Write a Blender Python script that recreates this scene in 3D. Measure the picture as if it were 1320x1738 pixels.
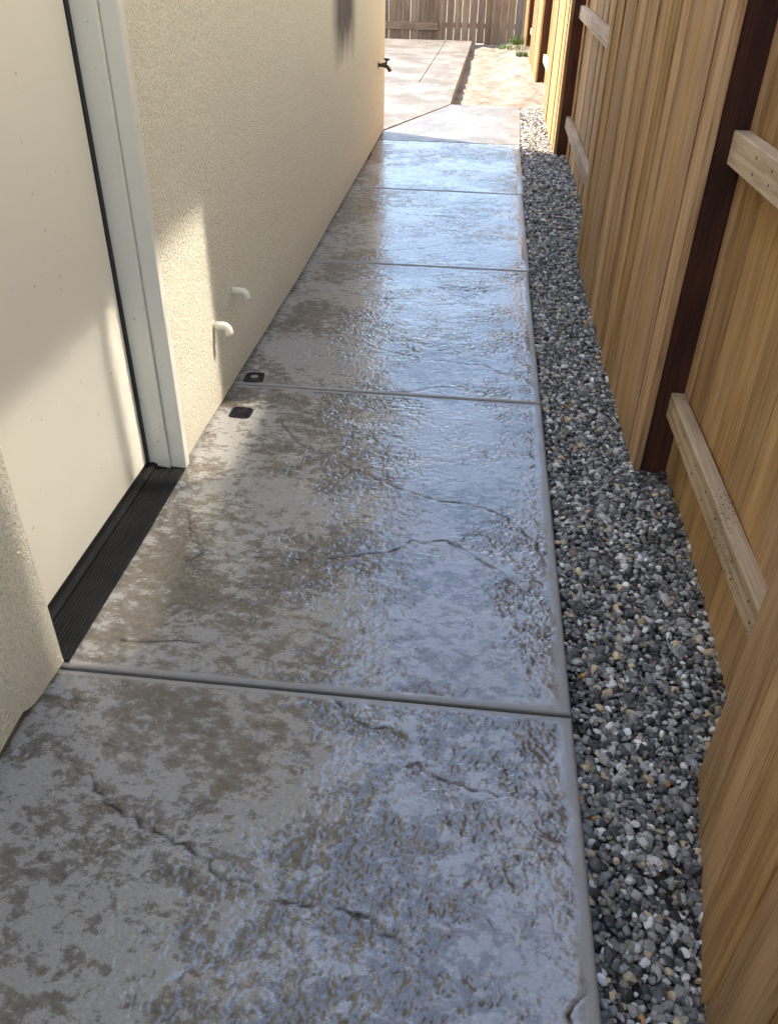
import bpy, bmesh, math, random
import numpy as np
from mathutils import Matrix, Vector, noise as mnoise

random.seed(7); rng = np.random.default_rng(7)
sc = bpy.context.scene
C = sc.collection
for o in list(bpy.data.objects): bpy.data.objects.remove(o)

# ------------------------------------------------------------------ camera
cd = bpy.data.cameras.new('camera'); cam = bpy.data.objects.new('camera', cd); C.objects.link(cam)
cd.sensor_fit = 'VERTICAL'; cd.sensor_height = 24.0; cd.lens = 24.0 * 1366.86 / 1738
cd.clip_start = 0.02; cd.clip_end = 2000
cam.matrix_world = Matrix(((0.99383, -0.07671, 0.08008, 0), (0.10950, 0.56486, -0.81789, 0), (0.01751, 0.82161, 0.56978, 1.5), (0, 0, 0, 1)))
sc.camera = cam

# ------------------------------------------------------------------ sky, sun, exposure
SUN_EL = math.radians(50); SUN_AZ = Vector((-0.92, 0.39)).normalized()
sun_dir = Vector((SUN_AZ.x * math.cos(SUN_EL), SUN_AZ.y * math.cos(SUN_EL), math.sin(SUN_EL)))
w = bpy.data.worlds.new('World'); sc.world = w; w.use_nodes = True
wn = w.node_tree.nodes; wl = w.node_tree.links
sky = wn.new('ShaderNodeTexSky'); sky.sky_type = 'NISHITA'; sky.sun_disc = False
sky.sun_elevation = SUN_EL; sky.sun_rotation = math.atan2(SUN_AZ.x, SUN_AZ.y)
sky.air_density = 1.0; sky.dust_density = 0.8; sky.ozone_density = 1.0
wn['Background'].inputs['Strength'].default_value = 0.15
wl.new(sky.outputs[0], wn['Background'].inputs['Color'])
sd = bpy.data.lights.new('sun', 'SUN'); sun = bpy.data.objects.new('sun', sd); C.objects.link(sun)
sd.energy = 3.0; sd.angle = math.radians(0.53); sd.color = (1.0, 0.95, 0.87)
sun.location = (-6, 4, 9); sun.rotation_euler = sun_dir.to_track_quat('Z', 'Y').to_euler()
sc.view_settings.view_transform = 'Standard'; sc.view_settings.look = 'None'
sc.view_settings.gamma = 1.0; sc.view_settings.use_curve_mapping = False
sc.view_settings.exposure = 2.12
sc.view_settings.use_white_balance = True; sc.view_settings.white_balance_temperature = 6950; sc.view_settings.white_balance_tint = 10   # the camera was balanced for the open shade
sc.cycles.use_denoising = True
sc.cycles.max_bounces = 6; sc.cycles.diffuse_bounces = 4; sc.cycles.glossy_bounces = 3; sc.cycles.transmission_bounces = 2
# the sun comes back off the neighbour's window: let guided paths find that reflection, unblurred and unclamped
sc.cycles.sample_clamp_indirect = 0.0; sc.cycles.blur_glossy = 0.0; sc.cycles.caustics_reflective = True
sc.cycles.use_guiding = True; sc.cycles.use_surface_guiding = True; sc.cycles.guiding_training_samples = 128
sc.cycles.use_adaptive_sampling = True; sc.cycles.adaptive_threshold = 0.03

# ------------------------------------------------------------------ helpers
def link(o): C.objects.link(o); return o
def tag(o, label=None, cat=None, group=None, kind=None):
    if label: o['label'] = label
    if cat: o['category'] = cat
    if group: o['group'] = group
    if kind: o['kind'] = kind
    return o
def empty(name, loc=(0, 0, 0)):
    o = bpy.data.objects.new(name, None); o.empty_display_size = 0.1; o.location = loc; return link(o)
def obj(name, me, mat=None, parent=None, loc=None, rot=None):
    o = bpy.data.objects.new(name, me); link(o)
    if mat and not me.materials: me.materials.append(mat)
    if loc: o.location = loc
    if rot: o.rotation_euler = rot
    if parent:
        o.parent = parent
        if parent.type == 'EMPTY' or True:
            pl = Vector(); q = parent
            while q: pl += q.location; q = q.parent
            o.location = Vector(o.location) - pl
    return o
def mesh_from(name, bm, smooth=False):
    me = bpy.data.meshes.new(name); bmesh.ops.recalc_face_normals(bm, faces=bm.faces[:])
    bm.to_mesh(me); bm.free()
    if smooth: me.polygons.foreach_set('use_smooth', [True] * len(me.polygons))
    return me
def box_bm(bm, x0, x1, y0, y1, z0, z1, bev=0.0, seg=1):
    r = bmesh.ops.create_cube(bm, size=1.0)
    vs = r['verts']
    for v in vs:
        v.co = Vector((x0 + (v.co.x + .5) * (x1 - x0), y0 + (v.co.y + .5) * (y1 - y0), z0 + (v.co.z + .5) * (z1 - z0)))
    if bev:
        es = list({e for v in vs for e in v.link_edges})
        bmesh.ops.bevel(bm, geom=es, offset=bev, segments=seg, affect='EDGES', profile=0.5)
def box(name, x0, x1, y0, y1, z0, z1, mat, parent=None, bev=0.0, seg=1):
    """box mesh with its origin at its own base centre"""
    cx, cy, cz = (x0 + x1) / 2, (y0 + y1) / 2, z0
    bm = bmesh.new(); box_bm(bm, x0 - cx, x1 - cx, y0 - cy, y1 - cy, 0, z1 - z0, bev, seg)
    return obj(name, mesh_from(name, bm), mat, parent, (cx, cy, cz))
def prism_y(name, prof, y0, y1, mat, parent=None, n=1):
    """profile in (x, z) extruded along y"""
    bm = bmesh.new(); rings = []
    for k in range(n + 1):
        y = y0 + (y1 - y0) * k / n
        rings.append([bm.verts.new((x, y, z)) for x, z in prof])
    for a, b in zip(rings, rings[1:]):
        for i in range(len(prof)):
            j = (i + 1) % len(prof); bm.faces.new((a[i], a[j], b[j], b[i]))
    bm.faces.new(rings[0]); bm.faces.new(list(reversed(rings[-1])))
    return obj(name, mesh_from(name, bm), mat, parent)
def prism_x(name, prof, x0, x1, mat, parent=None, bev=0.0):
    """profile in (y, z) extruded along x"""
    bm = bmesh.new()
    a = [bm.verts.new((x0, y, z)) for y, z in prof]; b = [bm.verts.new((x1, y, z)) for y, z in prof]
    for i in range(len(prof)):
        j = (i + 1) % len(prof); bm.faces.new((a[i], a[j], b[j], b[i]))
    bm.faces.new(a); bm.faces.new(list(reversed(b)))
    bmesh.ops.recalc_face_normals(bm, faces=bm.faces[:])
    if bev: bmesh.ops.bevel(bm, geom=[e for e in bm.edges], offset=bev, segments=2, affect='EDGES')
    return obj(name, mesh_from(name, bm), mat, parent)
def tube_bm(bm, pts, radii, seg=12, cap=True):
    pts = [Vector(p) for p in pts]; rings = []
    up = Vector((0.13, 0.97, 0.21))
    for i, p in enumerate(pts):
        d = (pts[min(i + 1, len(pts) - 1)] - pts[max(i - 1, 0)]).normalized()
        a = d.cross(up).normalized(); b = d.cross(a)
        r = radii[i] if hasattr(radii, '__len__') else radii
        rings.append([bm.verts.new(p + (a * math.cos(t) + b * math.sin(t)) * r) for t in [2 * math.pi * k / seg for k in range(seg)]])
    for A, B in zip(rings, rings[1:]):
        for k in range(seg): bm.faces.new((A[k], A[(k + 1) % seg], B[(k + 1) % seg], B[k]))
    if cap: bm.faces.new(rings[0]); bm.faces.new(list(reversed(rings[-1])))

# value of the ground height along the side yard (it climbs gently towards the back yard)
def z0(y):
    y = np.asarray(y, float)
    t = np.clip((y - 4.5) / 6.5, 0, 1)
    return 0.15 * (t + 0.0)
# vectorised gradient noise
_perm = rng.permutation(512).astype(np.int64)
_ang = rng.random(512) * 2 * math.pi; _g = np.stack([np.cos(_ang), np.sin(_ang)], 1)
def perlin(x, y):
    xi = np.floor(x).astype(np.int64); yi = np.floor(y).astype(np.int64); xf = x - xi; yf = y - yi
    u = xf * xf * xf * (xf * (xf * 6 - 15) + 10); v = yf * yf * yf * (yf * (yf * 6 - 15) + 10)
    def gd(ix, iy, dx, dy):
        h = _perm[(_perm[ix & 511] + iy) & 511]; return _g[h, 0] * dx + _g[h, 1] * dy
    a = gd(xi, yi, xf, yf); b = gd(xi + 1, yi, xf - 1, yf); c = gd(xi, yi + 1, xf, yf - 1); d = gd(xi + 1, yi + 1, xf - 1, yf - 1)
    return (a + u * (b - a)) * (1 - v) + (c + u * (d - c)) * v
def fbm(x, y, oct=4, gain=0.5):
    s = 0; a = 1.0; f = 1.0
    for k in range(oct): s = s + a * perlin(x * f + 17.3 * k, y * f - 9.1 * k); a *= gain; f *= 2.03
    return s
def sstep(a, b, x): t = np.clip((x - a) / (b - a), 0, 1); return t * t * (3 - 2 * t)

# ------------------------------------------------------------------ materials
def mat(name):
    m = bpy.data.materials.new(name); m.use_nodes = True
    nt = m.node_tree; return m, nt.nodes, nt.links, nt.nodes['Principled BSDF']
def N(ns, t, **kw):
    n = ns.new('ShaderNode' + t)
    for k, v in kw.items(): setattr(n, k, v)
    return n
def ramp(ns, stops, interp='LINEAR'):
    r = ns.new('ShaderNodeValToRGB'); cr = r.color_ramp; cr.interpolation = interp
    while len(cr.elements) > 1: cr.elements.remove(cr.elements[-1])
    cr.elements[0].position = stops[0][0]; cr.elements[0].color = (*stops[0][1], 1)
    for p, c in stops[1:]: e = cr.elements.new(p); e.color = (*c, 1)
    return r
def noise(ns, ls, vec, scale, detail=3, rough=0.5, dist=0.0):
    n = ns.new('ShaderNodeTexNoise'); n.inputs['Scale'].default_value = scale; n.inputs['Detail'].default_value = detail
    n.inputs['Roughness'].default_value = rough; n.inputs['Distortion'].default_value = dist
    if vec is not None: ls.new(vec, n.inputs['Vector'])
    return n
def mathn(ns, ls, op, a, b=None, clamp=False):
    n = ns.new('ShaderNodeMath'); n.operation = op; n.use_clamp = clamp
    for i, v in enumerate((a, b)):
        if v is None: continue
        if isinstance(v, (int, float)): n.inputs[i].default_value = v
        else: ls.new(v, n.inputs[i])
    return n.outputs[0]
def mixc(ns, ls, fac, a, b, blend='MIX'):
    n = ns.new('ShaderNodeMix'); n.data_type = 'RGBA'; n.blend_type = blend
    for s, v in ((0, fac), (6, a), (7, b)):
        if isinstance(v, (int, float)): n.inputs[s].default_value = v
        elif isinstance(v, tuple): n.inputs[s].default_value = (*v, 1)
        else: ls.new(v, n.inputs[s])
    return n.outputs[2]
def bump(ns, ls, h, strength, dist, normal=None):
    b = ns.new('ShaderNodeBump'); b.inputs['Strength'].default_value = strength; b.inputs['Distance'].default_value = dist
    ls.new(h, b.inputs['Height'])
    if normal is not None: ls.new(normal, b.inputs['Normal'])
    return b.outputs[0]
def pos(ns): return ns.new('ShaderNodeNewGeometry').outputs['Position']

def stucco_mat():
    m, ns, ls, b = mat('stucco'); p = pos(ns)
    n1 = noise(ns, ls, p, 125, 2, 0.7); n2 = noise(ns, ls, p, 260, 1, 0.5); n3 = noise(ns, ls, p, 1.6, 3, 0.6)
    base = ramp(ns, [(0.30, (0.455, 0.42, 0.315)), (0.5, (0.64, 0.602, 0.475)), (0.70, (0.75, 0.715, 0.59))])
    ls.new(mathn(ns, ls, 'ADD', mathn(ns, ls, 'MULTIPLY', n1.outputs[0], 0.75), mathn(ns, ls, 'MULTIPLY', n2.outputs[0], 0.25)), base.inputs[0])
    col = mixc(ns, ls, mathn(ns, ls, 'MULTIPLY', n3.outputs[0], 0.25), base.outputs[0], (0.50, 0.45, 0.36))
    # splash dirt along the foot of the wall and the soot-like smear beside the hose bib
    sx = ns.new('ShaderNodeSeparateXYZ'); ls.new(p, sx.inputs[0])
    yy, zz = sx.outputs[1], sx.outputs[2]
    dn = noise(ns, ls, p, 7, 4, 0.6)
    foot = mathn(ns, ls, 'MULTIPLY', mathn(ns, ls, 'SUBTRACT', 0.16, mathn(ns, ls, 'SUBTRACT', zz, mathn(ns, ls, 'MULTIPLY', dn.outputs[0], 0.12))), 4.0, True)
    col = mixc(ns, ls, mathn(ns, ls, 'MULTIPLY', foot, 0.5), col, (0.36, 0.30, 0.22))
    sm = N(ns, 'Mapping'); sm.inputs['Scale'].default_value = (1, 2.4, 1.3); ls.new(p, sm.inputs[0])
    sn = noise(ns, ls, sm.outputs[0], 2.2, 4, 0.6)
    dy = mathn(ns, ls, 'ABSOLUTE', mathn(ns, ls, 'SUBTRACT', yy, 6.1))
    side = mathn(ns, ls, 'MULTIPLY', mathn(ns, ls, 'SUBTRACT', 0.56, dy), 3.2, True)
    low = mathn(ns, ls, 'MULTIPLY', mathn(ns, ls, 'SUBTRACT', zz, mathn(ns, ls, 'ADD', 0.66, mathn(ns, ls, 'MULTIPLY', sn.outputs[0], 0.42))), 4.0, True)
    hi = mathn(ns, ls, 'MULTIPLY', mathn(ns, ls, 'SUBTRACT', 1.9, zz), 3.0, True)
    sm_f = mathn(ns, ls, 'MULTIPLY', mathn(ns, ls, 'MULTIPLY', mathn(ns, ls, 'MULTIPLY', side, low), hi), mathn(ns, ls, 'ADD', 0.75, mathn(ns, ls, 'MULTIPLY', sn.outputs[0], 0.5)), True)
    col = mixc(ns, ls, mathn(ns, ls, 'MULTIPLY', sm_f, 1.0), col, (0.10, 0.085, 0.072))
    ls.new(col, b.inputs['Base Color']); b.inputs['Roughness'].default_value = 0.92
    nb = bump(ns, ls, n1.outputs[0], 0.8, 0.008)
    ls.new(nb, b.inputs['Normal']); return m

def concrete_mat(name='stamped_concrete', wet=True, dull=0.0):
    m, ns, ls, b = mat(name); p = pos(ns)
    at = ns.new('ShaderNodeAttribute'); at.attribute_name = 'cavity'
    ax = ns.new('ShaderNodeAttribute'); ax.attribute_name = 'edge'
    mp = N(ns, 'Mapping'); mp.inputs['Scale'].default_value = (0.8, 1.15, 1); mp.inputs['Rotation'].default_value = (0, 0, 0.5); ls.new(p, mp.inputs[0])
    big = noise(ns, ls, p, 2.1, 2, 0.5, 0.4)
    mid = noise(ns, ls, mp.outputs[0], 26, 5, 0.74, 0.25)
    fine = noise(ns, ls, mp.outputs[0], 150, 2, 0.7)
    s = mathn(ns, ls, 'ADD', mathn(ns, ls, 'MULTIPLY', mathn(ns, ls, 'SUBTRACT', mid.outputs[0], 0.5), 1.55), mathn(ns, ls, 'MULTIPLY', at.outputs['Fac'], 0.30))
    s = mathn(ns, ls, 'ADD', s, mathn(ns, ls, 'MULTIPLY', mathn(ns, ls, 'SUBTRACT', big.outputs[0], 0.47), 1.25))
    s = mathn(ns, ls, 'ADD', s, mathn(ns, ls, 'MULTIPLY', mathn(ns, ls, 'SUBTRACT', fine.outputs[0], 0.5), 0.22))
    pig = ramp(ns, [(0.09, (0, 0, 0)), (0.15, (0.6, 0.6, 0.6)), (0.24, (0.78, 0.78, 0.78)), (0.36, (1, 1, 1))]); ls.new(s, pig.inputs[0])
    light = ramp(ns, [(0.3, (0.262, 0.250, 0.229)), (0.7, (0.352, 0.338, 0.312))]); ls.new(fine.outputs[0], light.inputs[0])
    tan = noise(ns, ls, p, 1.7, 3, 0.5)
    dark = ramp(ns, [(0.35, (0.082, 0.068, 0.051)), (0.65, (0.108, 0.085, 0.059))]); ls.new(tan.outputs[0], dark.inputs[0])
    pf = mathn(ns, ls, 'MULTIPLY', pig.outputs[0], mathn(ns, ls, 'SUBTRACT', 1.0, mathn(ns, ls, 'MULTIPLY', ax.outputs['Fac'], 0.8)))
    col = mixc(ns, ls, mathn(ns, ls, 'MULTIPLY', pf, 0.9), light.outputs[0], dark.outputs[0])
    tt = ramp(ns, [(0.58, (0, 0, 0)), (0.78, (0.3, 0.3, 0.3))]); ls.new(noise(ns, ls, p, 5.5, 3, 0.5).outputs[0], tt.inputs[0])
    col = mixc(ns, ls, tt.outputs[0], col, (0.30, 0.235, 0.17))
    col = mixc(ns, ls, mathn(ns, ls, 'MULTIPLY', ax.outputs['Fac'], 0.7), col, (0.23, 0.21, 0.18))
    if dull: col = mixc(ns, ls, dull, col, (0.175, 0.144, 0.104))
    av = ns.new('ShaderNodeAttribute'); av.attribute_name = 'vein'
    col = mixc(ns, ls, mathn(ns, ls, 'MULTIPLY', av.outputs['Fac'], 1.15, True), col, (0.055, 0.043, 0.032))
    ls.new(col, b.inputs['Base Color'])
    rn = ramp(ns, [(0.3, (0.42,) * 3), (0.7, (0.6,) * 3)] if not wet else [(0.3, (0.24,) * 3), (0.7, (0.40,) * 3)] if dull else [(0.35, (0.015,) * 3), (0.7, (0.075,) * 3)]); ls.new(noise(ns, ls, p, 9, 4, 0.6).outputs[0], rn.inputs[0])
    ls.new(mathn(ns, ls, 'ADD', mathn(ns, ls, 'ADD', rn.outputs[0], mathn(ns, ls, 'MULTIPLY', av.outputs['Fac'], 0.7)), mathn(ns, ls, 'MULTIPLY', ax.outputs['Fac'], 0.45)), b.inputs['Roughness'])
    b.inputs['IOR'].default_value = 1.4 if not wet else 1.45 if dull else 1.80
    bb = ns.new('ShaderNodeBump'); bb.inputs['Distance'].default_value = 0.003; ls.new(fine.outputs[0], bb.inputs['Height'])
    fl_ = noise(ns, ls, p, 54, 1, 0.6, 0.3); b0 = ns.new('ShaderNodeBump'); b0.inputs['Distance'].default_value = 0.0066; ls.new(fl_.outputs[0], b0.inputs['Height'])
    ls.new(mathn(ns, ls, 'SUBTRACT', mathn(ns, ls, 'ADD', 0.13, mathn(ns, ls, 'MULTIPLY', at.outputs['Fac'], 0.85), True), mathn(ns, ls, 'MULTIPLY', ax.outputs['Fac'], 0.8), True), b0.inputs['Strength']); ls.new(b0.outputs[0], bb.inputs['Normal'])
    ls.new(mathn(ns, ls, 'ADD', 0.02, mathn(ns, ls, 'MULTIPLY', at.outputs['Fac'], 0.18)), bb.inputs['Strength']); nb = bb.outputs[0]
    ls.new(mathn(ns, ls, 'SUBTRACT', 0.5, mathn(ns, ls, 'MULTIPLY', av.outputs['Fac'], 0.45), True), b.inputs['Specular IOR Level'])
    ls.new(nb, b.inputs['Normal']); return m

def wood_mat(name, c0, c1, c2, streak=0.5, rough=0.75, tone=0.46, dirt=None):
    m, ns, ls, b = mat(name)
    tc = ns.new('ShaderNodeTexCoord'); oi = ns.new('ShaderNodeObjectInfo')
    off = N(ns, 'VectorMath', operation='SCALE'); off.inputs[0].default_value = (13.1, 7.7, 31.3); ls.new(oi.outputs['Random'], off.inputs['Scale'])
    ad = N(ns, 'VectorMath', operation='ADD'); ls.new(tc.outputs['Object'], ad.inputs[0]); ls.new(off.outputs[0], ad.inputs[1])
    mp = N(ns, 'Mapping'); mp.inputs['Scale'].default_value = (1, 1, 0.035); ls.new(ad.outputs[0], mp.inputs[0])
    g1 = noise(ns, ls, mp.outputs[0], 30, 2, 0.6, 0.35); g2 = noise(ns, ls, mp.outputs[0], 150, 2, 0.6, 0.2); g3 = noise(ns, ls, ad.outputs[0], 2.2, 2, 0.6)
    mp2 = N(ns, 'Mapping'); mp2.inputs['Scale'].default_value = (1, 1, 0.09); ls.new(ad.outputs[0], mp2.inputs[0])
    wv = N(ns, 'TexWave', wave_type='BANDS', bands_direction='Y'); wv.inputs['Scale'].default_value = 9; wv.inputs['Distortion'].default_value = 5; wv.inputs['Detail'].default_value = 3; wv.inputs['Detail Scale'].default_value = 1.4
    ls.new(mp2.outputs[0], wv.inputs[0])
    f = mathn(ns, ls, 'ADD', mathn(ns, ls, 'MULTIPLY', g1.outputs[0], 0.36), mathn(ns, ls, 'MULTIPLY', g2.outputs[0], 0.44))
    f = mathn(ns, ls, 'ADD', f, mathn(ns, ls, 'MULTIPLY', wv.outputs['Fac'], 0.14))
    f = mathn(ns, ls, 'ADD', f, mathn(ns, ls, 'MULTIPLY', mathn(ns, ls, 'SUBTRACT', g3.outputs[0], 0.5), 0.5))
    r = ramp(ns, [(0.32, c0), (0.48, c1), (0.64, c2)]); ls.new(f, r.inputs[0])
    hv = N(ns, 'HueSaturation'); ls.new(r.outputs[0], hv.inputs['Color'])
    v = mathn(ns, ls, 'ADD', 1 - tone / 2, mathn(ns, ls, 'MULTIPLY', oi.outputs['Random'], tone)); ls.new(v, hv.inputs['Value'])
    wn_ = N(ns, 'TexWhiteNoise', noise_dimensions='1D'); ls.new(oi.outputs['Random'], wn_.inputs['W'])
    ls.new(mathn(ns, ls, 'ADD', 0.96, mathn(ns, ls, 'MULTIPLY', wn_.outputs['Value'], 0.18)), hv.inputs['Saturation'])
    ls.new(mathn(ns, ls, 'ADD', 0.4945, mathn(ns, ls, 'MULTIPLY', wn_.outputs['Value'], 0.008)), hv.inputs['Hue'])
    col = hv.outputs[0]
    # dark mineral streaks and small knots
    kr = ramp(ns, [(0.60, (0, 0, 0)), (0.68, (1, 1, 1))]); ls.new(noise(ns, ls, mp2.outputs[0], 34, 3, 0.65, 0.5).outputs[0], kr.inputs[0])
    col = mixc(ns, ls, mathn(ns, ls, 'MULTIPLY', kr.outputs[0], streak), col, tuple(x * 0.45 for x in c0))
    vo = N(ns, 'TexVoronoi', feature='F1'); mpk = N(ns, 'Mapping'); mpk.inputs['Scale'].default_value = (0.3, 3.2, 1.6); ls.new(ad.outputs[0], mpk.inputs[0]); ls.new(mpk.outputs[0], vo.inputs['Vector']); vo.inputs['Scale'].default_value = 1.6
    kk = ramp(ns, [(0.03, (1, 1, 1)), (0.055, (0, 0, 0))]); ls.new(vo.outputs['Distance'], kk.inputs[0])
    col = mixc(ns, ls, mathn(ns, ls, 'MULTIPLY', kk.outputs[0], 0.6), col, tuple(x * 0.4 for x in c0))
    if dirt:
        sp = ramp(ns, [(0.56, (0, 0, 0)), (0.62, (1, 1, 1))]); ls.new(noise(ns, ls, tc.outputs['Object'], 120, 3, 0.7).outputs[0], sp.inputs[0])
        cl = ramp(ns, [(0.45, (0, 0, 0)), (0.6, (1, 1, 1))]); ls.new(noise(ns, ls, tc.outputs['Object'], 3.1, 2, 0.5).outputs[0], cl.inputs[0])
        col = mixc(ns, ls, mathn(ns, ls, 'MULTIPLY', mathn(ns, ls, 'MULTIPLY', sp.outputs[0], cl.outputs[0]), 0.8), col, dirt)
    ls.new(col, b.inputs['Base Color']); b.inputs['Roughness'].default_value = rough; b.inputs['Specular IOR Level'].default_value = 0.3
    nb = bump(ns, ls, g2.outputs[0], 0.4, 0.003); ls.new(nb, b.inputs['Normal'])
    return m

def simple_mat(name, col, rough=0.5, metal=0.0, var=0.08, scale=20, bmp=0.0, spec=None):
    m, ns, ls, b = mat(name); p = pos(ns); n = noise(ns, ls, p, scale, 4, 0.6)
    r = ramp(ns, [(0.3, tuple(c * (1 - var) for c in col)), (0.7, tuple(min(1, c * (1 + var)) for c in col))]); ls.new(n.outputs[0], r.inputs[0])
    ls.new(r.outputs[0], b.inputs['Base Color']); b.inputs['Roughness'].default_value = rough; b.inputs['Metallic'].default_value = metal
    if spec is not None: b.inputs['Specular IOR Level'].default_value = spec
    if bmp: ls.new(bump(ns, ls, n.outputs[0], bmp, 0.002), b.inputs['Normal'])
    return m

def painted_mat(name, col, rough):
    m, ns, ls, b = mat(name); p = pos(ns)
    n = noise(ns, ls, p, 1.8, 3, 0.5); f = noise(ns, ls, p, 260, 2, 0.5)
    r = ramp(ns, [(0.3, tuple(c * 0.955 for c in col)), (0.7, col)]); ls.new(n.outputs[0], r.inputs[0])
    sp = ramp(ns, [(0.70, (0, 0, 0)), (0.73, (1, 1, 1))]); ls.new(noise(ns, ls, p, 45, 3, 0.5).outputs[0], sp.inputs[0])
    cc = mixc(ns, ls, mathn(ns, ls, 'MULTIPLY', sp.outputs[0], 0.5), r.outputs[0], (0.25, 0.2, 0.15))
    ls.new(cc, b.inputs['Base Color']); b.inputs['Roughness'].default_value = rough
    ls.new(bump(ns, ls, f.outputs[0], 0.08, 0.001), b.inputs['Normal']); return m

def gravel_mat():
    m, ns, ls, b = mat('river_gravel'); p = pos(ns)
    at = ns.new('ShaderNodeAttribute'); at.attribute_name = 'stone_colour'
    n = noise(ns, ls, p, 260, 3, 0.6, 0.8)
    v = ramp(ns, [(0.3, (0.72,) * 3), (0.7, (1.22,) * 3)]); ls.new(n.outputs[0], v.inputs[0])
    ls.new(mixc(ns, ls, 1.0, at.outputs['Color'], v.outputs[0], 'MULTIPLY'), b.inputs['Base Color'])
    b.inputs['Roughness'].default_value = 0.42
    ls.new(bump(ns, ls, n.outputs[0], 0.25, 0.002), b.inputs['Normal']); return m

def dirt_mat():
    m, ns, ls, b = mat('sandy_dirt'); p = pos(ns)
    n1 = noise(ns, ls, p, 4.5, 6, 0.7, 0.6); n2 = noise(ns, ls, p, 40, 4, 0.75)
    r = ramp(ns, [(0.36, (0.11, 0.085, 0.060)), (0.5, (0.235, 0.195, 0.152)), (0.64, (0.34, 0.295, 0.24))])
    ls.new(mathn(ns, ls, 'ADD', mathn(ns, ls, 'MULTIPLY', n1.outputs[0], 0.7), mathn(ns, ls, 'MULTIPLY', n2.outputs[0], 0.3)), r.inputs[0])
    ls.new(r.outputs[0], b.inputs['Base Color']); b.inputs['Roughness'].default_value = 0.95
    nb = bump(ns, ls, n2.outputs[0], 0.6, 0.02); ls.new(nb, b.inputs['Normal']); return m

def threshold_mat():
    m, ns, ls, b = mat('black_threshold'); p = pos(ns)
    mp = N(ns, 'Mapping'); mp.inputs['Scale'].default_value = (1, 1, 1); ls.new(p, mp.inputs[0])
    n = noise(ns, ls, mp.outputs[0], 14, 2, 0.6); d = noise(ns, ls, p, 320, 2, 0.5)
    r = ramp(ns, [(0.35, (0.009, 0.009, 0.0085)), (0.7, (0.016, 0.0155, 0.014))]); ls.new(n.outputs[0], r.inputs[0])
    sp = ramp(ns, [(0.68, (0, 0, 0)), (0.74, (1, 1, 1))]); ls.new(d.outputs[0], sp.inputs[0])
    dn = noise(ns, ls, p, 5, 3, 0.6); dr = ramp(ns, [(0.45, (0, 0, 0)), (0.7, (1, 1, 1))]); ls.new(dn.outputs[0], dr.inputs[0])
    c = mixc(ns, ls, mathn(ns, ls, 'MULTIPLY', sp.outputs[0], dr.outputs[0]), r.outputs[0], (0.35, 0.32, 0.27))
    ls.new(c, b.inputs['Base Color']); b.inputs['Roughness'].default_value = 0.6; b.inputs['Specular IOR Level'].default_value = 0.12; return m

M = dict(
    stucco=stucco_mat(), concrete=concrete_mat(), dryconcrete=concrete_mat('dry_concrete', False, 0.55), dustyconcrete=concrete_mat('dusty_concrete', True, 0.65),
    board=wood_mat('fence_board', (0.25, 0.135, 0.058), (0.45, 0.28, 0.132), (0.55, 0.375, 0.20)),
    oldboard=wood_mat('weathered_board', (0.16, 0.10, 0.062), (0.26, 0.18, 0.118), (0.34, 0.255, 0.18), streak=0.3),
    rail=wood_mat('fence_rail', (0.36, 0.26, 0.17), (0.50, 0.385, 0.27), (0.58, 0.47, 0.35), streak=0.25, tone=0.2, dirt=(0.05, 0.045, 0.04)),
    post=wood_mat('dark_post', (0.036, 0.014, 0.009), (0.078, 0.030, 0.018), (0.13, 0.050, 0.031), streak=0.4, tone=0.2),
    door=painted_mat('door_paint', (0.72, 0.69, 0.60), 0.40), jamb=painted_mat('jamb_paint', (0.62, 0.60, 0.53), 0.45),
    threshold=threshold_mat(), rubber=simple_mat('black_rubber', (0.012, 0.012, 0.013), 0.6),
    foundation=simple_mat('foundation_concrete', (0.20, 0.18, 0.15), 0.9, bmp=0.4),
    pvc=simple_mat('white_pvc', (0.68, 0.64, 0.53), 0.4, var=0.06), blackplastic=simple_mat('black_plastic', (0.010, 0.010, 0.012), 0.28),
    bronze=simple_mat('dark_bronze', (0.09, 0.06, 0.045), 0.45, 0.7), chrome=simple_mat('screw_steel', (0.6, 0.6, 0.58), 0.25, 1.0),
    gravel=gravel_mat(), dirt=dirt_mat(), soil=simple_mat('dark_soil', (0.05, 0.045, 0.04), 0.95, bmp=0.5),
    roof=simple_mat('roof_tile', (0.20, 0.14, 0.10), 0.85, var=0.2), fascia=simple_mat('fascia_paint', (0.42, 0.37, 0.30), 0.6),
    grass=simple_mat('weed_green', (0.10, 0.15, 0.035), 0.6, var=0.4, scale=60),
    glass=None)

# ------------------------------------------------------------------ ground
def grid_obj(name, xs, ys, zf, mat, kind=None, attrs=None, parent=None, loc=(0, 0, 0)):
    X, Y = np.meshgrid(xs, ys); Z = zf(X, Y); nx, ny = len(xs), len(ys)
    me = bpy.data.meshes.new(name)
    co = np.stack([X - loc[0], Y - loc[1], Z - loc[2]], -1).reshape(-1, 3)
    i = np.arange(nx * ny).reshape(ny, nx)
    q = np.stack([i[:-1, :-1], i[:-1, 1:], i[1:, 1:], i[1:, :-1]], -1).reshape(-1, 4)
    me.vertices.add(len(co)); me.vertices.foreach_set('co', co.ravel().astype(np.float32))
    me.loops.add(q.size); me.loops.foreach_set('vertex_index', q.ravel().astype(np.int32))
    me.polygons.add(len(q)); me.polygons.foreach_set('loop_start', np.arange(0, q.size, 4, dtype=np.int32))
    me.update(calc_edges=True); me.polygons.foreach_set('use_smooth', np.ones(len(q), bool))
    for k, f in (attrs or {}).items():
        a = me.attributes.new(k, 'FLOAT', 'POINT'); a.data.foreach_set('value', f(X, Y).ravel().astype(np.float32))
    o = obj(name, me, mat, parent, loc)
    if kind: o['kind'] = kind
    return o

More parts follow.
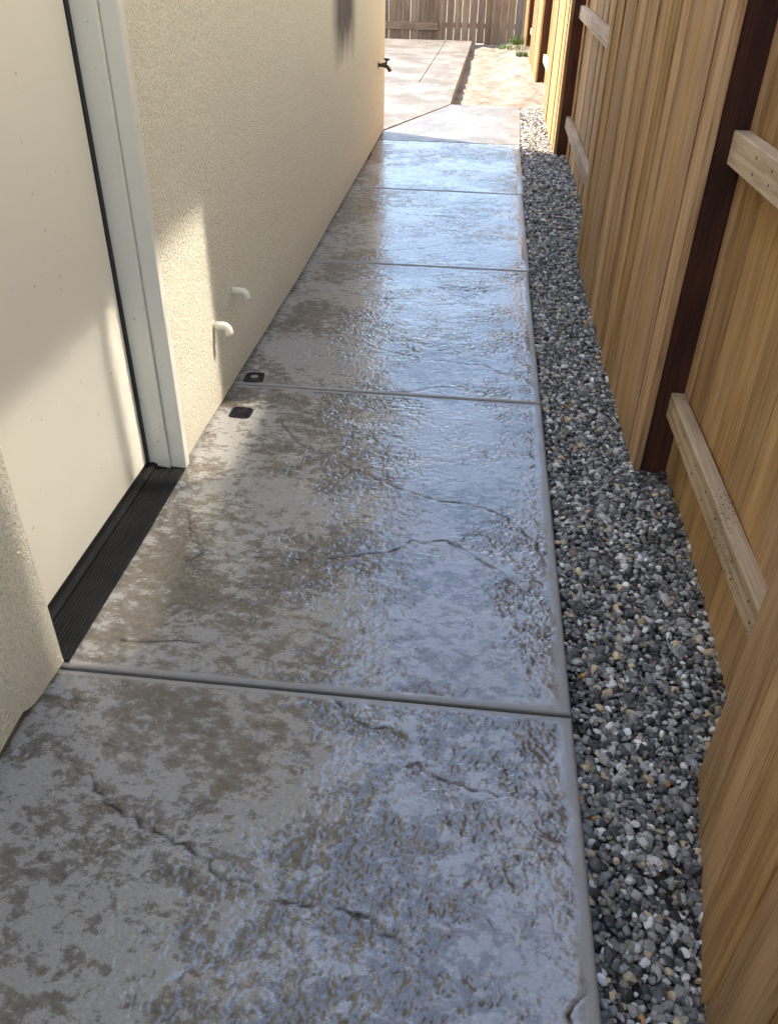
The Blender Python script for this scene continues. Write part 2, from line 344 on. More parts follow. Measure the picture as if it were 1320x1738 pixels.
def ground_z(X, Y):
    t = sstep(8.9, 9.9, Y)
    far = z0(Y) - 0.10 + 0.035 * fbm(X * 0.9, Y * 0.9, 3) * sstep(9.5, 10.5, Y) + 0.034 * fbm(X * 3.5, Y * 3.5, 5, 0.6)
    far = far + 0.10 * sstep(0.05, 0.6, X) * sstep(10.3, 12, Y) * (1 - sstep(1.5, 3, X)) - 0.03 * sstep(-0.1, -0.36, X)
    return (z0(Y) - 0.24) * (1 - t) + far * t
xs = np.concatenate([[-900, -60, -20, -9, -4, -2, -1], np.arange(-0.6, 1.4, 0.035), [1.6, 2, 3, 5, 9, 20, 60, 900]])
ys = np.concatenate([[-900, -60, -15, -4, 0, 4, 7, 8.5], np.arange(8.9, 18.6, 0.05), [19, 20, 22, 25, 32, 45, 90, 900]])
grid_obj('ground', xs, ys, ground_z, M['dirt'], 'structure')

# ------------------------------------------------------------------ stamped concrete walkway
VEINS = [
 [(-0.808,1.062),(-0.757,1.053),(-0.719,1.012),(-0.670,0.988),(-0.632,0.957),(-0.597,0.947),(-0.511,0.917),(-0.455,0.897),(-0.394,0.854),(-0.345,0.847),(-0.310,0.822)],
 [(-0.179,0.831),(-0.132,0.820),(-0.084,0.797),(-0.025,0.760),(0.005,0.732),(0.034,0.695)],
 [(-0.447,1.355),(-0.442,1.288),(-0.406,1.153),(-0.388,1.075)],
 [(-0.461,1.615),(-0.461,1.510),(-0.446,1.385)],
 [(-0.885,1.483),(-0.829,1.463),(-0.700,1.484),(-0.606,1.487)],
 [(-0.720,1.875),(-0.607,1.861),(-0.429,1.870),(-0.291,1.903),(-0.154,1.965),(-0.121,2.006),(-0.039,2.027),(0.026,1.989),(0.099,1.926),(0.152,1.890),(0.220,1.817),(0.258,1.720)],
 [(-0.557,2.525),(-0.457,2.454),(-0.318,2.372),(-0.217,2.299),(-0.062,2.240),(0.056,2.231),(0.153,2.182),(0.209,2.124)],
 [(-0.754,3.007),(-0.646,2.967),(-0.450,2.985),(-0.210,3.041),(-0.091,3.114),(0.034,3.104),(0.157,3.056)],
 [(-0.648,3.652),(-0.411,3.473),(-0.185,3.374),(0.080,3.350),(0.209,3.246)],
 [(-0.918,4.928),(-0.729,4.888),(-0.516,4.924),(-0.305,4.996),(-0.167,5.143)],
 [(0.198,1.279),(0.230,1.240),(0.269,1.220)],
 [(0.294,0.809),(0.307,0.768),(0.287,0.715),(0.268,0.667),(0.25,0.55)],
 [(-0.821,1.847),(-0.791,1.895),(-0.745,1.866),(-0.774,1.824),(-0.821,1.847)],
 [(-0.050,1.180),(0.006,1.139),(0.085,1.111),(0.162,1.113)],
 [(-0.268,1.348),(-0.197,1.265),(-0.083,1.244)],
 [(-0.62,5.75),(-0.45,5.68),(-0.2,5.70),(0.05,5.62)], [(-0.7,4.2),(-0.5,4.12),(-0.3,4.15)], [(-0.2,4.35),(0.0,4.3),(0.2,4.38)],
 [(-0.31,0.822),(-0.25,0.812),(-0.179,0.831)], [(0.034,0.695),(0.07,0.62),(0.08,0.5)],
 [(-0.72,1.875),(-0.80,1.93),(-0.85,2.05)], [(0.209,2.124),(0.26,2.05),(0.29,1.95)], [(-0.557,2.525),(-0.64,2.60),(-0.70,2.72)],
 [(-0.75,0.45),(-0.5,0.38),(-0.2,0.45),(0.1,0.35)], [(-0.6,-0.3),(-0.2,-0.2),(0.2,-0.35)]]
_segs = []
for v in VEINS:
    n = 10; L = []
    for a, b in zip(v, v[1:]):
        for k in range(3):
            jt = .006 if v[0] != v[-1] else .001
            t = k / 3; L.append((a[0] + (b[0] - a[0]) * t + random.gauss(0, jt), a[1] + (b[1] - a[1]) * t + random.gauss(0, jt)))
    L.append(v[-1])
    for i, (a, b) in enumerate(zip(L, L[1:])):
        tt = (i + .5) / (len(L) - 1); _segs.append((*a, *b, (0.35 if abs(v[0][0] - v[-1][0]) < 0.08 and len(v) < 5 else 1.0) * min(1, 7 * tt + .3, 7 * (1 - tt) + .3) if v[0] != v[-1] else 1.0))
def vein_field(X, Y):
    """signed relief of the stamped fissures: a narrow groove with one raised lip"""
    out = np.zeros_like(X); dep = np.zeros_like(X)
    wob = 0.006 * perlin(X * 28, Y * 28)
    for ax, ay, bx, by, s in _segs:
        m = (X > min(ax, bx) - .05) & (X < max(ax, bx) + .05) & (Y > min(ay, by) - .05) & (Y < max(ay, by) + .05)
        if not m.any(): continue
        x, y = X[m], Y[m]; dx, dy = bx - ax, by - ay; l2 = dx * dx + dy * dy + 1e-9
        t = np.clip(((x - ax) * dx + (y - ay) * dy) / l2, 0, 1)
        d = np.hypot(x - ax - t * dx, y - ay - t * dy) + wob[m]
        sgn = np.sign((x - ax) * dy - (y - ay) * dx)
        g = np.exp(-(d / 0.0031) ** 2) * s
        lip = np.exp(-((d - 0.010) / 0.007) ** 2) * s * (sgn > 0)
        dep[m] = np.maximum(dep[m], g); out[m] = np.maximum(out[m], lip)
    return out, dep
def rough_mask(X, Y):
    n = fbm(X * 2.3 + 3.7, Y * 2.3 + 1.1, 3)
    return sstep(-0.26, 0.34, n + 0.28 * np.exp(-((X + 0.15) / 0.45) ** 2 - ((Y - 0.75) / 0.28) ** 2))
def relief(X, Y):
    wx = X + 0.03 * perlin(X * 6, Y * 6 + 40); wy = Y + 0.03 * perlin(X * 6 + 60, Y * 6)
    m = rough_mask(X, Y)
    broad = 0.0040 * fbm(X * 1.7, Y * 1.7, 2)
    wx = wx + 0.010 * perlin(X * 22, Y * 22); wy = wy + 0.010 * perlin(X * 22 + 9, Y * 22 + 31)
    t = fbm(wx * 9, wy * 13, 5, 0.60)
    q = fbm(wx * 2.9 + 5, wy * 4.4 + 8, 5, 0.56) * 3.2; fr = q - np.floor(q); c = np.floor(q) + sstep(0.0, 0.07, fr)   # broken terraces of slate
    fl = fbm(wx * 36 + 0.5 * wy, wy * 40, 4, 0.78); pits = sstep(0.20, 0.38, fl)
    near_ = 1 - sstep(0.9, 2.6, Y)
    wt = 0.35 + 0.65 * sstep(-0.85, -0.25, X)
    tex = (0.0026 * t - (0.0010 + 0.0002 * near_) * pits) * (0.14 + 0.86 * m) * wt + 0.0013 * c * (0.3 + 0.7 * m) * wt
    return broad, tex, np.clip((0.5 - 0.9 * t) * (0.3 + 0.7 * m) + 0.5 * pits * m, 0, 1)

def slab(name, xl, xr, y0, y1, step, parent, drop=0.11):
    nx = max(6, int((xr - xl) / step)); ny = max(6, int((y1 - y0) / step))
    r = 0.008
    def axis(a, b, n):
        core = np.linspace(a + r, b - r, n); e = r * np.array([0, 0.06, 0.25, 0.55])
        return np.concatenate([[a], a + e, core, b - e[::-1], [b]])
    xs, ys = axis(xl, xr, nx), axis(y0, y1, ny)
    def edist(X, Y): return np.minimum(np.minimum(X - xl, xr - X), np.minimum(Y - y0, y1 - Y))
    def inner(X, Y):
        wob = 0.012 * perlin(X * 9, Y * 9)
        a = sstep(0.014, 0.044, (xr - X) + wob); b = sstep(0.008, 0.024, np.minimum(Y - y0, y1 - Y) + wob * .4)
        return a * b
    cache = {}
    def zf(X, Y):
        broad, tex, cav = relief(X, Y); lip, dep = vein_field(X, Y); k = inner(X, Y)
        cache['cav'] = np.clip(cav * k, 0, 1.3); cache['k'] = k; cache['v'] = dep ** 1.2 * k * (0.7 + 0.3 * sstep(-.3, .3, perlin(X * 14, Y * 14)))
        d = np.clip(edist(X, Y), 0, r); rd = np.sqrt(np.clip(r * r - (r - d) ** 2, 0, None)) - r
        Z = z0(Y) + broad * k + tex * k + (-0.0020 * dep) * k + rd
        rim = np.zeros(Z.shape, bool); rim[0] = rim[-1] = True; rim[:, 0] = rim[:, -1] = True
        return np.where(rim, z0(Y) - drop, Z)
    o = grid_obj(name, xs, ys, zf, M['concrete'], None, {'cavity': lambda X, Y: cache['cav'], 'edge': lambda X, Y: 1 - cache['k'], 'vein': lambda X, Y: cache['v']}, parent, (0.5 * (xl + xr), 0.5 * (y0 + y1), float(z0(0.5 * (y0 + y1)))))
    return o
walk = empty('walkway', (-0.32, 3.5, 0)); walk['kind'] = 'structure'
joints = [-1.6, -0.31, 1.357, 3.008, 4.680, 6.347, 8.05]
steps = [0.012, 0.0040, 0.0042, 0.0062, 0.0095, 0.014]
g = 0.005
for (a, b), st in zip(zip(joints, joints[1:]), steps): slab('slab', -0.975, 0.320 + 0.006 * max(0, b - 5), a + g, b - g, st, walk)
# last stretch of the walkway and the patio beyond, cut by a diagonal joint at the house corner
def poly_slab(name, pts, parent, thick=0.16, m_=None):
    """concrete panel with an outline of (x, y) points; sub-divided and lightly textured"""
    bm = bmesh.new(); vs = [bm.verts.new((x, y, 0)) for x, y in pts]; f = bm.faces.new(vs)
    bmesh.ops.triangulate(bm, faces=[f])
    for k in range(4): bmesh.ops.subdivide_edges(bm, edges=[e for e in bm.edges if e.calc_length() > 0.16], cuts=1, use_grid_fill=True); bmesh.ops.triangulate(bm, faces=[q for q in bm.faces if len(q.verts) > 3])
    edge_v = {v for e in bm.edges if len(e.link_faces) == 1 for v in e.verts}
    co = np.array([v.co[:] for v in bm.verts]); br, tx, cav = relief(co[:, 0], co[:, 1]); zz = z0(co[:, 1])
    for v, b_, t_, z_ in zip(bm.verts, br, tx, zz): v.co.z = z_ + (0 if v in edge_v else b_ + t_)
    be = [e for e in bm.edges if len(e.link_faces) == 1]
    ex = bmesh.ops.extrude_edge_only(bm, edges=be)
    for v in [q for q in ex['geom'] if isinstance(q, bmesh.types.BMVert)]: v.co.z -= thick
    c = co.mean(0)
    for v in bm.verts: v.co.x -= c[0]; v.co.y -= c[1]
    me = mesh_from(name, bm)
    a = me.attributes.new('cavity', 'FLOAT', 'POINT'); vals = np.zeros(len(me.vertices), np.float32); vals[:len(cav)] = cav; a.data.foreach_set('value', vals)
    me.attributes.new('edge', 'FLOAT', 'POINT')
    return obj(name, me, m_ or M['dryconcrete'], parent, (c[0], c[1], 0))
poly_slab('slab', [(-0.975, 8.05 + g), (0.341, 8.05 + g), (0.382, 9.985), (-0.375, 10.01), (-0.955, 8.44)], walk, 0.16, M['dustyconcrete'])
patio = empty('patio', (-3, 14, 0)); patio['kind'] = 'structure'
poly_slab('slab', [(-0.985, 8.46), (-0.392, 10.02), (-0.385, 11.57), (-0.87, 11.59), (-4.2, 11.6), (-4.2, 8.46)], patio)
poly_slab('slab', [(-0.384, 11.585), (-0.35, 17.9), (-0.835, 17.9), (-0.862, 11.605)], patio)
poly_slab('slab', [(-0.874, 11.605), (-0.847, 17.9), (-4.2, 17.9), (-4.2, 11.615)], patio)
box('joint_bed', -0.97, 0.31, -1.5, 4.6, -0.16, -0.035, M['soil'], walk)

# ------------------------------------------------------------------ gravel strip
def zgrav(X, Y):
    near = sstep(2.6, 0.7, Y)
    return z0(Y) - 0.012 - 0.045 * near - 0.05 * near * sstep(0.36, 0.6, X) + 0.006 * fbm(X * 6, Y * 6, 2)
def ico(sub, seed):
    bm = bmesh.new(); bmesh.ops.create_icosphere(bm, subdivisions=sub, radius=1.0); r = random.Random(seed)
    off = Vector((r.random() * 50, r.random() * 50, r.random() * 50)); nrm = [Vector((r.gauss(0, 1), r.gauss(0, 1), r.gauss(0, 1))).normalized() for _ in range(9)]
    cut = [0.57 + 0.30 * r.random() for _ in nrm]
    for v in bm.verts:
        p = v.co.copy(); p *= 1 + 0.22 * mnoise.noise(p * 1.1 + off)
        for n_, c_ in zip(nrm, cut):
            d = p.dot(n_)
            if d > c_: p -= n_ * (d - c_) * 0.95
        v.co = p
    bm.verts.ensure_lookup_table()
    co = np.array([v.co[:] for v in bm.verts]); fa = np.array([[v.index for v in f.verts] for f in bm.faces]); bm.free(); return co, fa
PAL = np.array([(.045, .044, .043), (.085, .083, .080), (.15, .147, .140), (.235, .229, .216), (.34, .33, .31), (.48, .465, .43), (.68, .66, .62), (.84, .82, .78), (.50, .41, .27), (.60, .47, .28), (.24, .215, .165), (.50, .24, .08)])
PW = np.array([.12, .15, .17, .17, .14, .10, .06, .030, .035, .022, .055, .004]); PW = PW / PW.sum()
def stones(y0, y1, pitch, layers, sub, nv=14):
    tmpl = [ico(sub, 100 * sub + k) for k in range(nv)]; V, F, Cc = [], [], []; base = 0
    for L in range(layers):
        gx = np.arange(0.30, 0.80, pitch); gy = np.arange(y0, y1, pitch); X, Y = np.meshgrid(gx, gy)
        X = X + rng.uniform(-.55, .55, X.shape) * pitch; Y = Y + rng.uniform(-.55, .55, Y.shape) * pitch
        X, Y = X.ravel(), Y.ravel()
        pe = 0.324 + 0.006 * np.clip(Y - 5, 0, 3) + 0.02 * np.clip(Y - 8, 0, 2)
        k = (X > pe + 0.004); X, Y = X[k], Y[k]
        fx = np.where((Y > 1.29) & (Y < 2.54), 0.738, np.where((Y > 5.06) & (Y < 7.73), 0.738, 0.60))
        fx = np.where(Y < 1.29, 0.612 - (1.29 - Y) * 0.19, fx)
        k = X < fx + 0.03; X, Y = X[k], Y[k]; n = len(X)
        s = pitch * np.exp(rng.normal(-0.56, 0.29, n)); ax = np.stack([s * rng.uniform(.95, 1.45, n), s * rng.uniform(.75, 1.05, n), s * rng.uniform(.5, .85, n)], 1)
        Z = zgrav(X, Y) - 0.004 * L * 1.6 + rng.normal(0, 0.0028, n) + 0.002
        a = rng.uniform(0, 2 * math.pi, n); tlt = rng.normal(0, 0.42, n); tl2 = rng.normal(0, 0.42, n)
        ca, sa, ct, st, cu, su = np.cos(a), np.sin(a), np.cos(tlt), np.sin(tlt), np.cos(tl2), np.sin(tl2)
        col = PAL[rng.choice(len(PAL), n, p=PW)] * rng.uniform(.8, 1.25, (n, 1)); which = rng.integers(0, nv, n)
        for t, (co, fa) in enumerate(tmpl):
            ii = np.nonzero(which == t)[0]
            if not len(ii): continue
            P = co[None] * ax[ii][:, None, :]
            x, y, z = P[..., 0], P[..., 1], P[..., 2]
            y, z = y * ct[ii, None] - z * st[ii, None], y * st[ii, None] + z * ct[ii, None]
            x, z = x * cu[ii, None] + z * su[ii, None], -x * su[ii, None] + z * cu[ii, None]
            x, y = x * ca[ii, None] - y * sa[ii, None], x * sa[ii, None] + y * ca[ii, None]
            Q = np.stack([x + X[ii, None], y + Y[ii, None], z + Z[ii, None]], -1).reshape(-1, 3)
            V.append(Q); F.append((fa[None] + (np.arange(len(ii)) * len(co))[:, None, None] + base).reshape(-1, 3)); base += len(Q)
            Cc.append(np.repeat(col[ii], len(co), 0))
    return np.concatenate(V), np.concatenate(F), np.concatenate(Cc)
parts = [stones(0.35, 2.7, 0.0156, 2, 2), stones(2.7, 5.2, 0.0162, 2, 1), stones(5.2, 9.95, 0.020, 2, 1), stones(-1.2, 0.35, 0.019, 2, 1)]
offs = np.cumsum([0] + [len(p[0]) for p in parts[:-1]])
GV = np.concatenate([p[0] for p in parts]); GF = np.concatenate([p[1] + o for p, o in zip(parts, offs)]); GC = np.concatenate([p[2] for p in parts])
me = bpy.data.meshes.new('gravel'); me.vertices.add(len(GV)); me.vertices.foreach_set('co', GV.ravel().astype(np.float32))
me.loops.add(GF.size); me.loops.foreach_set('vertex_index', GF.ravel().astype(np.int32)); me.polygons.add(len(GF))
me.polygons.foreach_set('loop_start', np.arange(0, GF.size, 3, dtype=np.int32)); me.update(calc_edges=True); me.polygons.foreach_set('use_smooth', np.zeros(len(GF), bool))
a = me.color_attributes.new('stone_colour', 'FLOAT_COLOR', 'POINT'); a.data.foreach_set('color', np.concatenate([GC, np.ones((len(GC), 1))], 1).ravel().astype(np.float32))
tag(obj('gravel', me, M['gravel']), 'loose blue grey river gravel between walkway and fence', 'gravel', kind='stuff')
grid_obj('gravel_bed', np.linspace(0.30, 0.80, 14), np.linspace(-1.3, 9.98, 120), lambda X, Y: zgrav(X, Y) - 0.012, M['soil'], 'structure')

# ------------------------------------------------------------------ house
house = empty('house', (-0.955, 3.5, 0)); tag(house, 'cream stucco house along the left side of the walkway', 'house')
WX = -0.955; D0, D1 = 1.372, 2.325; EAVE = 3.25
# stucco skin: near piece with its chipped foot, piece over the door, long piece to the far corner
prism_x('wall', [(-3.0, 0.03), (0.60, 0.03), (1.06, 0.028), (1.13, 0.034), (1.175, 0.036), (1.20, 0.018), (1.245, 0.008), (1.29, 0.006), (1.345, 0.003), (D0 + .004, 0.001), (D0, 0.10), (D0, EAVE), (-3.0, EAVE)], WX - 0.10, WX, M['stucco'], house, 0.006)
prism_x('wall', [(D0 + .0005, 2.10), (D1 - .0005, 2.10), (D1 - .0005, EAVE), (D0 + .0005, EAVE)], WX - 0.10, WX - 0.0005, M['stucco'], house)
fw = [(D1, 0.006)]
for k in range(1, 24):
    y = D1 + (8.44 - D1) * k / 24; fw.append((y, float(z0(y)) + 0.013 + 0.003 * math.sin(k * 2.3)))
fw += [(8.44, float(z0(8.44)) + 0.012), (8.44, EAVE), (D1, EAVE)]
prism_x('wall', fw, WX - 0.10, WX, M['stucco'], house, 0.005)
bm = bmesh.new()   # end and back walls close the house
for ring in ([(-1.055, 8.435), (-9, 8.435)], [(-9, 8.435), (-9, -3)], [(-9, -3), (-1.055, -3)]):
    (xa, ya), (xb, yb) = ring
    bm.faces.new([bm.verts.new(p) for p in ((xa, ya, -.2), (xb, yb, -.2), (xb, yb, EAVE + (0.0)), (xa, ya, EAVE))])
for y in (8.435, -3): bm.faces.new([bm.verts.new(p) for p in ((-1.0, y, EAVE - .01), (-9, y, EAVE - .01), (-5, y, EAVE + 1.3))])
obj('end_wall', mesh_from('end_wall', bm), M['stucco'], house)
prism_y('foundation', [(-1.03, -0.2), (-0.978, -0.2), (-0.978, 0.12), (-1.03, 0.12)], -3, D0 - .003, M['foundation'], house)
prism_y('foundation', [(-1.03, -0.2), (-0.978, -0.2), (-0.978, 0.2), (-1.03, 0.2)], D1 + .003, 8.42, M['foundation'], house)
prism_y('roof', [(-0.75, EAVE + 0.02), (-5, EAVE + 1.42), (-9.2, EAVE + 0.02), (-9.2, EAVE + 0.14), (-5, EAVE + 1.54), (-0.75, EAVE + 0.14)], -3.2, 8.47, M['roof'], house)
prism_y('eave', [(-0.748, EAVE), (-0.748, EAVE + 0.15), (-0.728, EAVE + 0.15), (-0.728, EAVE)], -3.2, 8.47, M['fascia'], house)
prism_y('soffit', [(-1.06, EAVE + .002), (-0.75, EAVE + .002), (-0.75, EAVE + 0.018), (-1.06, EAVE + 0.018)], -3.2, 8.47, M['fascia'], house)
# door set back in its opening
DX = -1.066
door = box('door', DX - 0.045, DX, 1.388, 2.276, 0.040, 2.05, M['door'], house, 0.003)
box('weatherstrip', DX - 0.04, DX + 0.004, 2.279, 2.297, 0.034, 2.05, M['rubber'], door)
box('door_sweep', DX - 0.03, DX - 0.004, 1.388, 2.276, 0.020, 0.0395, M['rubber'], door)
frame = box('door_frame', -1.12, -0.992, 2.2975, D1 + 0.012, 0.012, 2.085, M['jamb'], house, 0.002)
box('brick_mould', -0.9915, -0.938, 2.309, D1 + 0.022, 0.010, 2.10, M['jamb'], frame, 0.004, 2)
box('jamb', -1.12, -0.965, D0 - 0.004, 1.385, 0.012, 2.085, M['jamb'], frame, 0.002)
box('head_jamb', -1.12, -0.965, 1.3855, 2.297, 2.055, 2.098, M['jamb'], frame, 0.002)
prof = [(-0.945, -0.01), (-0.945, 0.006)]
for k in range(9):
    x = -0.948 - k * 0.0095; z = 0.008 + (k / 9) * 0.012
    prof += [(x, z), (x - 0.0012, z + 0.0036), (x - 0.0036, z + 0.0038), (x - 0.0050, z - 0.0004)]
prof += [(-1.035, 0.020), (-1.036, 0.030), (-1.052, 0.036), (-1.056, 0.033), (-1.120, 0.033), (-1.120, -0.01)]
prism_y('threshold', prof, D0 + 0.002, 2.296, M['threshold'], house)
prism_y('threshold', [(x, z) for x, z in prof if x > -0.99] + [(-0.9905, 0.012), (-0.9905, -0.01)], 2.2965, 2.308, M['threshold'], house)

# ------------------------------------------------------------------ side fence: boards, rails, posts
bmv = []
for k in range(4):
    r = random.Random(k); bm = bmesh.new(); box_bm(bm, -0.0095, 0.0095, -0.5, 0.5, 0, 1.83, 0.0042)
    bm.verts.ensure_lookup_table(); me_ = mesh_from('board', bm); me_.materials.append(M['board']); bmv.append(me_)
bmats = {}
def board(parent, x, y, zb, wdt, thick=0.019, height=None, rotz=0.0, lean=0.0, name='board', matk='board'):
    me_ = random.choice(bmv)
    if matk != 'board':
        key = (me_.name, matk)
        if key not in bmats: c = me_.copy(); c.materials.clear(); c.materials.append(M[matk]); bmats[key] = c
        me_ = bmats[key]
    o = obj(name, me_, None, parent, (x, y, zb), (lean, random.gauss(0, .0015), rotz))
    o.scale = (thick / 0.019, wdt, (height or 1.83) / 1.83); return o
fence = empty('wooden_fence', (0.70, 3.5, 0)); tag(fence, 'new golden brown board fence with dark posts along the gravel strip', 'fence')
XF, XB = 0.634, 0.752          # centre planes of the boards fixed on this side and on the far side of the posts
BW = 0.142
def run(y0, y1, x, bw=BW, dz=-0.04, th=0.019):
    n = max(1, round((y1 - y0) / bw)); wd = (y1 - y0) / n
    for k in range(n):
        y = y0 + (k + .5) * wd
        board(fence, x + random.gauss(0, .0030), y, float(z0(y)) + dz - 0.008 + random.uniform(-.006, .006), wd - random.uniform(.0015, .0045), th, 1.86, random.gauss(0, .012))
run(2.545, 5.06, XF, th=0.024); run(7.74, 9.86, XF, th=0.024); run(12.1, 14.6, XF, th=0.024); run(16.9, 18.2, XF, th=.024)
run(1.16, 2.66, XB, 0.165, dz=-0.11); run(4.95, 7.86, XB, 0.155, dz=-.06); run(9.75, 12.2, XB, dz=-.06); run(14.5, 17.0, XB)
# nearest stretch: its boards lean in towards the walkway
ang = math.atan2(0.624 - 0.523, 1.288 - 0.752); yy = 1.286; first = True
while yy > -1.2:
    wd = 0.176; cy = yy - wd / 2 * math.cos(ang); cx = 0.624 - (1.288 - cy) * math.tan(ang) + 0.0125
    cx = max(cx, 0.50)
    board(fence, cx + random.uniform(-.005, .006), cy, -0.17 + random.uniform(-.01, .01), wd - random.uniform(.006, .010), 0.024, 1.95, (-ang if cy > 0.5 else -0.02) + random.gauss(0, .02))
    yy -= wd * math.cos(ang)
for y, x in ((2.595, .697), (4.99, .697), (7.79, .697), (9.80, .697), (12.15, .697), (14.54, .697), (16.95, .697), (1.235, .690), (-0.9, .60)):
    z = float(z0(y)); box('post', x - .0445, x + .0445, y - .0445, y + .0445, z - 0.3, z + 1.86, M['post'], fence, 0.004)
bm = bmesh.new(); tube_bm(bm, [(-.0012, 0, 0), (.004, 0, 0)], .0034, 8); nail_me = mesh_from('nail', bm); nail_me.materials.append(M['bronze'])
def rail(y0, y1, zc, x=0.7175):
    z = float(z0((y0 + y1) / 2)); dzz = float(z0(y1) - z0(y0))
    bm = bmesh.new(); L = y1 - y0
    box_bm(bm, -.0225, .0225, -.0445, .0445, -L / 2, L / 2, 0.003)   # modelled along local z so that the grain runs along it
    o = obj('rail', mesh_from('rail', bm), M['rail'], fence, (x, (y0 + y1) / 2, z + zc)); o.rotation_euler = (-math.pi / 2 + math.atan2(dzz, L), 0, 0)
    for k in range(int(L / 0.16)):
        for q in (-.018, .017):
            nl = bpy.data.objects.new('nail', nail_me); link(nl); nl.parent = o; nl.location = (-.0228, q + random.gauss(0, .004), -L / 2 + .05 + k * .16 + random.gauss(0, .015))
    return o
for a_, b_ in ((1.285, 2.546), (5.04, 7.742), (9.85, 12.102), (14.59, 16.902)):
    rail(a_, b_, 0.260); rail(a_, b_, 1.068); rail(a_, b_, 1.70)

# ------------------------------------------------------------------ back fence
bf = empty('back_fence', (-1.5, 18.55, 0.1)); tag(bf, 'weathered grey brown back fence with light showing between its boards', 'fence')
x = -5.2
while x < 1.3:
    wd = random.uniform(.135, .145)
    o = board(bf, x + wd / 2, 18.55 + random.uniform(-.006, .006), 0.04 + random.uniform(-.02, .03), wd, 0.018, 1.8, math.pi / 2, name='board', matk='oldboard')
    o.rotation_euler[1] += random.gauss(0, .004)
    x += wd + random.choice([0.001, 0.002, 0.003, 0.009, 0.011, 0.002])
for zc in (0.36, 1.0, 1.65):
    bm = bmesh.new(); box_bm(bm, -.045, .045, -.02, .02, -3.3, 3.3, 0.003)
    o = obj('rail', mesh_from('rail', bm), M['oldboard'], bf, (-1.95, 18.515 if zc > .5 else 18.60, zc)); o.rotation_euler = (0, math.pi / 2, 0)
for px in (-3.6, -1.2, 1.2): box('post', px - .045, px + .045, 18.572, 18.662, -0.2, 1.9, M['oldboard'], bf, .003)
bm = bmesh.new(); box_bm(bm, -.07, .07, -.015, .015, -1.0, 1.0, 0.003)
o = obj('kick_board', mesh_from('kick_board', bm), M['oldboard'], bf, (-2.05, 18.52, 0.34)); o.rotation_euler = (0, math.pi / 2, 0)

# ------------------------------------------------------------------ things on the wall and the walkway
def elbow_pipe(y, z, label):
    t = empty('drain_pipe', (WX, y, z)); tag(t, label, 'pipe', 'white elbow pipes through the stucco')
    bm = bmesh.new(); pts = [(-0.01, 0, 0), (0.03, 0, 0)]
    for k in range(7): a_ = k / 6 * math.pi / 2; pts.append((0.034 + 0.024 * math.sin(a_), 0, -0.024 * (1 - math.cos(a_))))
    pts.append((0.058, 0, -0.036)); tube_bm(bm, pts, 0.0150, 16)
    bmesh.ops.inset_individual(bm, faces=[f for f in bm.faces if len(f.verts) > 4 and f.normal.z < -.5], thickness=0.004, depth=-0.02)
    me_ = mesh_from('elbow', bm, True); e = obj('elbow', me_, M['pvc'], t, (WX, y, z))
    bm = bmesh.new(); tube_bm(bm, [(-0.006, 0, 0), (0.004, 0, 0)], [0.021, 0.0165], 16); obj('caulk_ring', mesh_from('caulk_ring', bm, True), M['stucco'], t, (WX, y, z))
elbow_pipe(2.815, 0.335, 'nearer white plastic elbow pipe standing out of the stucco')
elbow_pipe(3.09, 0.372, 'farther white plastic elbow pipe, higher up the stucco wall')

def floor_drain(x, y, rot, label, screw):
    t = empty('floor_drain', (x, y, 0.004)); t.rotation_euler = (0, 0, rot); tag(t, label, 'drain', 'black drain grates by the wall')
    s = 0.043
    def sub(name, bm, m, smooth=False): o = bpy.data.objects.new(name, mesh_from(name, bm, smooth)); o.data.materials.append(m); link(o); o.parent = t; return o
    bm = bmesh.new(); n_ = 40; rr = []
    for k in range(n_):
        a_ = 2 * math.pi * k / n_; c_, s_ = math.cos(a_), math.sin(a_); e = (abs(c_) ** 5 + abs(s_) ** 5) ** (-1 / 5)   # rounded square outline
        rr.append([bm.verts.new((c_ * q * e, s_ * q * e, zz)) for q, zz in ((s - .007, -.02), (s - .007, .003), (s - .002, .004), (s, -.001), (s, -.02))])
    for k in range(n_):
        A, B = rr[k], rr[(k + 1) % n_]
        for i in range(4): bm.faces.new((A[i], B[i], B[i + 1], A[i + 1]))
    sub('frame', bm, M['blackplastic'])
    bm = bmesh.new()
    for k in range(24):
        a_ = 2 * math.pi * k / 24; c_, s_ = math.cos(a_), math.sin(a_); w_ = 0.0020; R_ = (s - .006) * (abs(c_) ** 5 + abs(s_) ** 5) ** (-1 / 5)
        vs = [bm.verts.new((c_ * r_ - s_ * q, s_ * r_ + c_ * q, zz)) for r_, q in ((.012, -w_ * .8), (R_, -w_ * 1.5), (R_, w_ * 1.5), (.012, w_ * .8)) for zz in (.0022, -.006)]
        for f in ((0, 2, 4, 6), (0, 1, 3, 2), (2, 3, 5, 4), (4, 5, 7, 6), (6, 7, 1, 0)): bm.faces.new([vs[i] for i in f])
    sub('grate', bm, M['blackplastic'])
    bm = bmesh.new(); tube_bm(bm, [(0, 0, -.006), (0, 0, .0030), (0, 0, .0038)], [0.0150, 0.0148, 0.011], 20); sub('hub', bm, M['chrome' if screw else 'blackplastic'])
    bm = bmesh.new(); tube_bm(bm, [(0, 0, -.034), (0, 0, -.021)], [s - .004, s - .004], 24); sub('sump', bm, M['rubber'])
floor_drain(-0.890, 3.075, 0.05, 'farther black drain grate with a pale centre, beside the joint at the wall', True)
floor_drain(-0.862, 2.752, -0.05, 'nearer black drain grate at the edge of the sunny patch', False)

